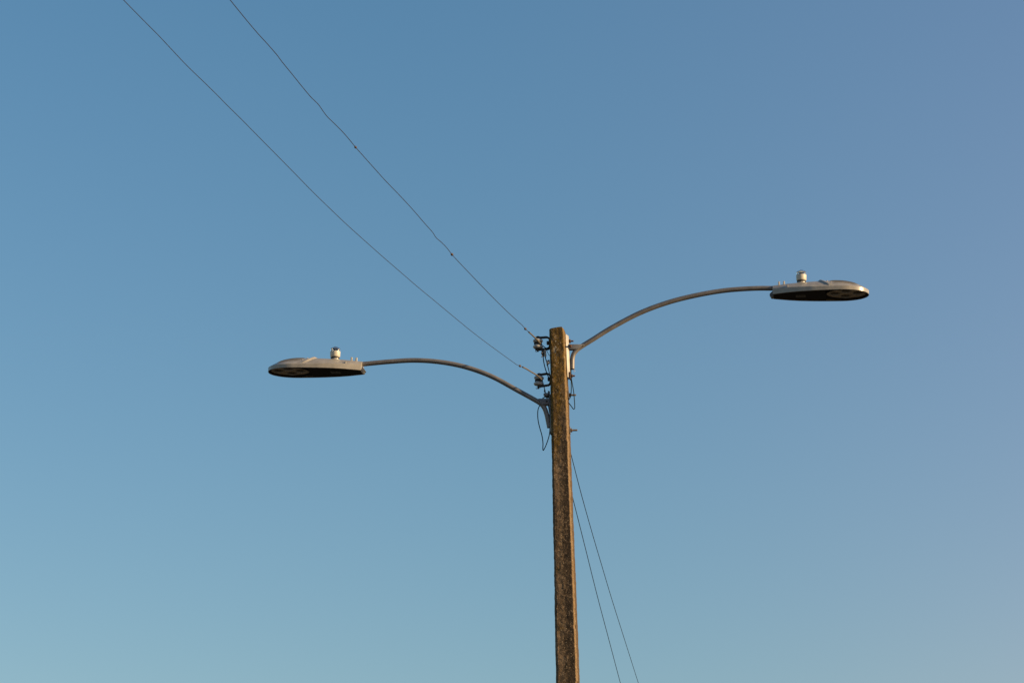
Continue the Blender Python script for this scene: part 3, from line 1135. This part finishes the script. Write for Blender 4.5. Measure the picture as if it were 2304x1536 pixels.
# upper jumper: thick cable with clamp pair under the upper strap
root, c = connector((1224, 794), 0.03, 'pair of bolted wire clamps below the upper insulator, one of them pale', True)
mb = MB()
for k in range(5):
    z = 0.018 - 0.010 * k
    lathe(mb, P(1226.0 + 0.25 * k, 788.0 + 3.2 * k, 0.036), Z, [(0.0065, -0.005), (0.0085 + 0.0012 * (k % 2), -0.003), (0.0085 + 0.0012 * (k % 2), 0.002), (0.0062, 0.005)], 10)
obj('pale_clamp', mb, M_ALU, root, 30)
mb = MB()
lathe(mb, P(1221.0, 789.0, 0.032), Z, [(0.006, -0.009), (0.010, -0.006), (0.010, 0.006), (0.006, 0.010)], 8)
lathe(mb, P(1221.8, 795.5, 0.032), U * 0.8 + V * 0.6, [(0.007, -0.012), (0.011, -0.008), (0.011, 0.008), (0.007, 0.012)], 8)
lathe(mb, P(1222.0, 800.5, 0.032), Z, [(0.005, -0.007), (0.008, -0.004), (0.008, 0.005), (0.005, 0.008)], 8)
obj('dark_clamp', mb, M_BLACK, root, 30)
mb = MB()
tube(mb, smooth_path([P(1221.5, 799, 0.045), P(1219.5, 801.5, 0.046), P(1218.3, 803.8, 0.046)], 4), 0.0028, 8)
lathe(mb, P(1219.7, 794.0, 0.044), V, [(0.004, 0.0), (0.0075, 0.001), (0.0075, 0.004), (0.003, 0.005)], 8)
obj('clamp_screw', mb, M_TIE, root, 30)

cable('jumper_cable', [(1222.0, 800, 0.032), (1222.6, 808, 0.036), (1224.2, 818, 0.040), (1227, 829, 0.040), (1231, 841, 0.035), (1235, 850, 0.02), (1238, 856, -0.02)],
    'thick dark jumper cable curving from the upper clamps to the pole', 0.0037)
cable('jumper_wire', [(1227.0, 800, 0.036), (1228.2, 807, 0.036), (1231, 815, 0.034), (1232.6, 822, 0.034), (1234.5, 831, 0.03), (1236.6, 842, 0.02), (1238, 852, -0.02)],
    'thin dark jumper wire hanging through the small clamp beside the shaft', 0.0024)
cable('jumper_wire', [(1229, 787.5, 0.02), (1231.5, 791, 0.02), (1234, 796.5, 0.015), (1237, 800, 0.0), (1241, 802, -0.03)],
    'short dark wire bending from the upper strap into the shaft', 0.0020, M_BWIRE)
cable('jumper_wire', [(1222, 778, 0.0), (1226, 781.5, 0.02), (1230, 783.0, 0.03), (1234, 781.0, 0.03), (1238, 779, -0.02)],
    'dark wire end lying along the upper clevis strap', 0.0036, M_BWIRE)

root, c = connector((1233, 815), 0.04, 'small pale bolted clamp beside the shaft between the two insulators', True)
mb = MB()
lathe(mb, P(1233.4, 816.3, 0.045), U * 0.9 + V * 0.5 + Z * 0.3, [(0.006, -0.013), (0.011, -0.009), (0.011, 0.007), (0.0075, 0.012)], 8)
lathe(mb, P(1231.0, 812.5, 0.045), Z + U * 0.4, [(0.004, -0.008), (0.0065, -0.005), (0.0065, 0.005), (0.004, 0.008)], 6)
obj('clamp_body', mb, M_ALU, root, 30)
mb = MB()
lathe(mb, P(1235.0, 811.5, 0.045), Z, [(0.003, -0.006), (0.0058, -0.004), (0.0058, 0.004), (0.003, 0.009)], 6)
lathe(mb, P(1231.6, 820.6, 0.045), Z, [(0.003, -0.006), (0.006, -0.003), (0.006, 0.003), (0.003, 0.006)], 6)
obj('clamp_nut', mb, M_BLACK, root, 30)

# lower jumper with bead and grey clamp above the left lamp bracket
cable('jumper_wire', [(1222.5, 862, 0.0), (1224.2, 869, 0.01), (1225.4, 876, 0.012), (1225.8, 880, 0.012), (1227.5, 885, 0.012), (1230, 889, 0.01)],
    'short dark wire below the lower insulator running into the grey clamp', 0.0026)
root, c = connector((1230, 888), 0.012, 'grey bolted clamp on top of the left lamp bracket', False)
mb = MB()
lathe(mb, P(1229.2, 887.4, 0.02), U + V * 0.3, [(0.010, -0.019), (0.0135, -0.015), (0.0135, 0.010), (0.009, 0.018)], 12)
obj('clamp_body', mb, M_GALVD, root, 30)
mb = MB()
lathe(mb, P(1234.5, 881.8, 0.02), Z + U * 0.15, [(0.0045, -0.016), (0.0045, 0.0), (0.0075, 0.001), (0.0075, 0.007), (0.004, 0.009)], 8)
lathe(mb, P(1225.6, 879.2, 0.012), Z + U * 0.1, [(0.003, -0.010), (0.0062, -0.005), (0.0062, 0.005), (0.003, 0.010)], 8)
lathe(mb, P(1232.5, 892.5, 0.018), U - V * 0.4, [(0.008, -0.015), (0.010, -0.010), (0.010, 0.012), (0.006, 0.016)], 8)
obj('clamp_bolt', mb, M_BLACK, root, 30)
mb = MB()
tube(mb, smooth_path([P(1230, 892, 0.02), P(1225.5, 893.2, 0.02), P(1222, 895, 0.02), P(1220.5, 895.6, 0.02)], 4), 0.0040, 8)
obj('wire_tail', mb, M_CABLE, root, 50)
cable('jumper_wire', [(1232, 896, -0.01), (1234, 915, -0.01), (1236.5, 930, -0.01), (1239.5, 945, -0.02)],
    'thin dark wire passing behind the left lamp bracket along the shaft', 0.0022)
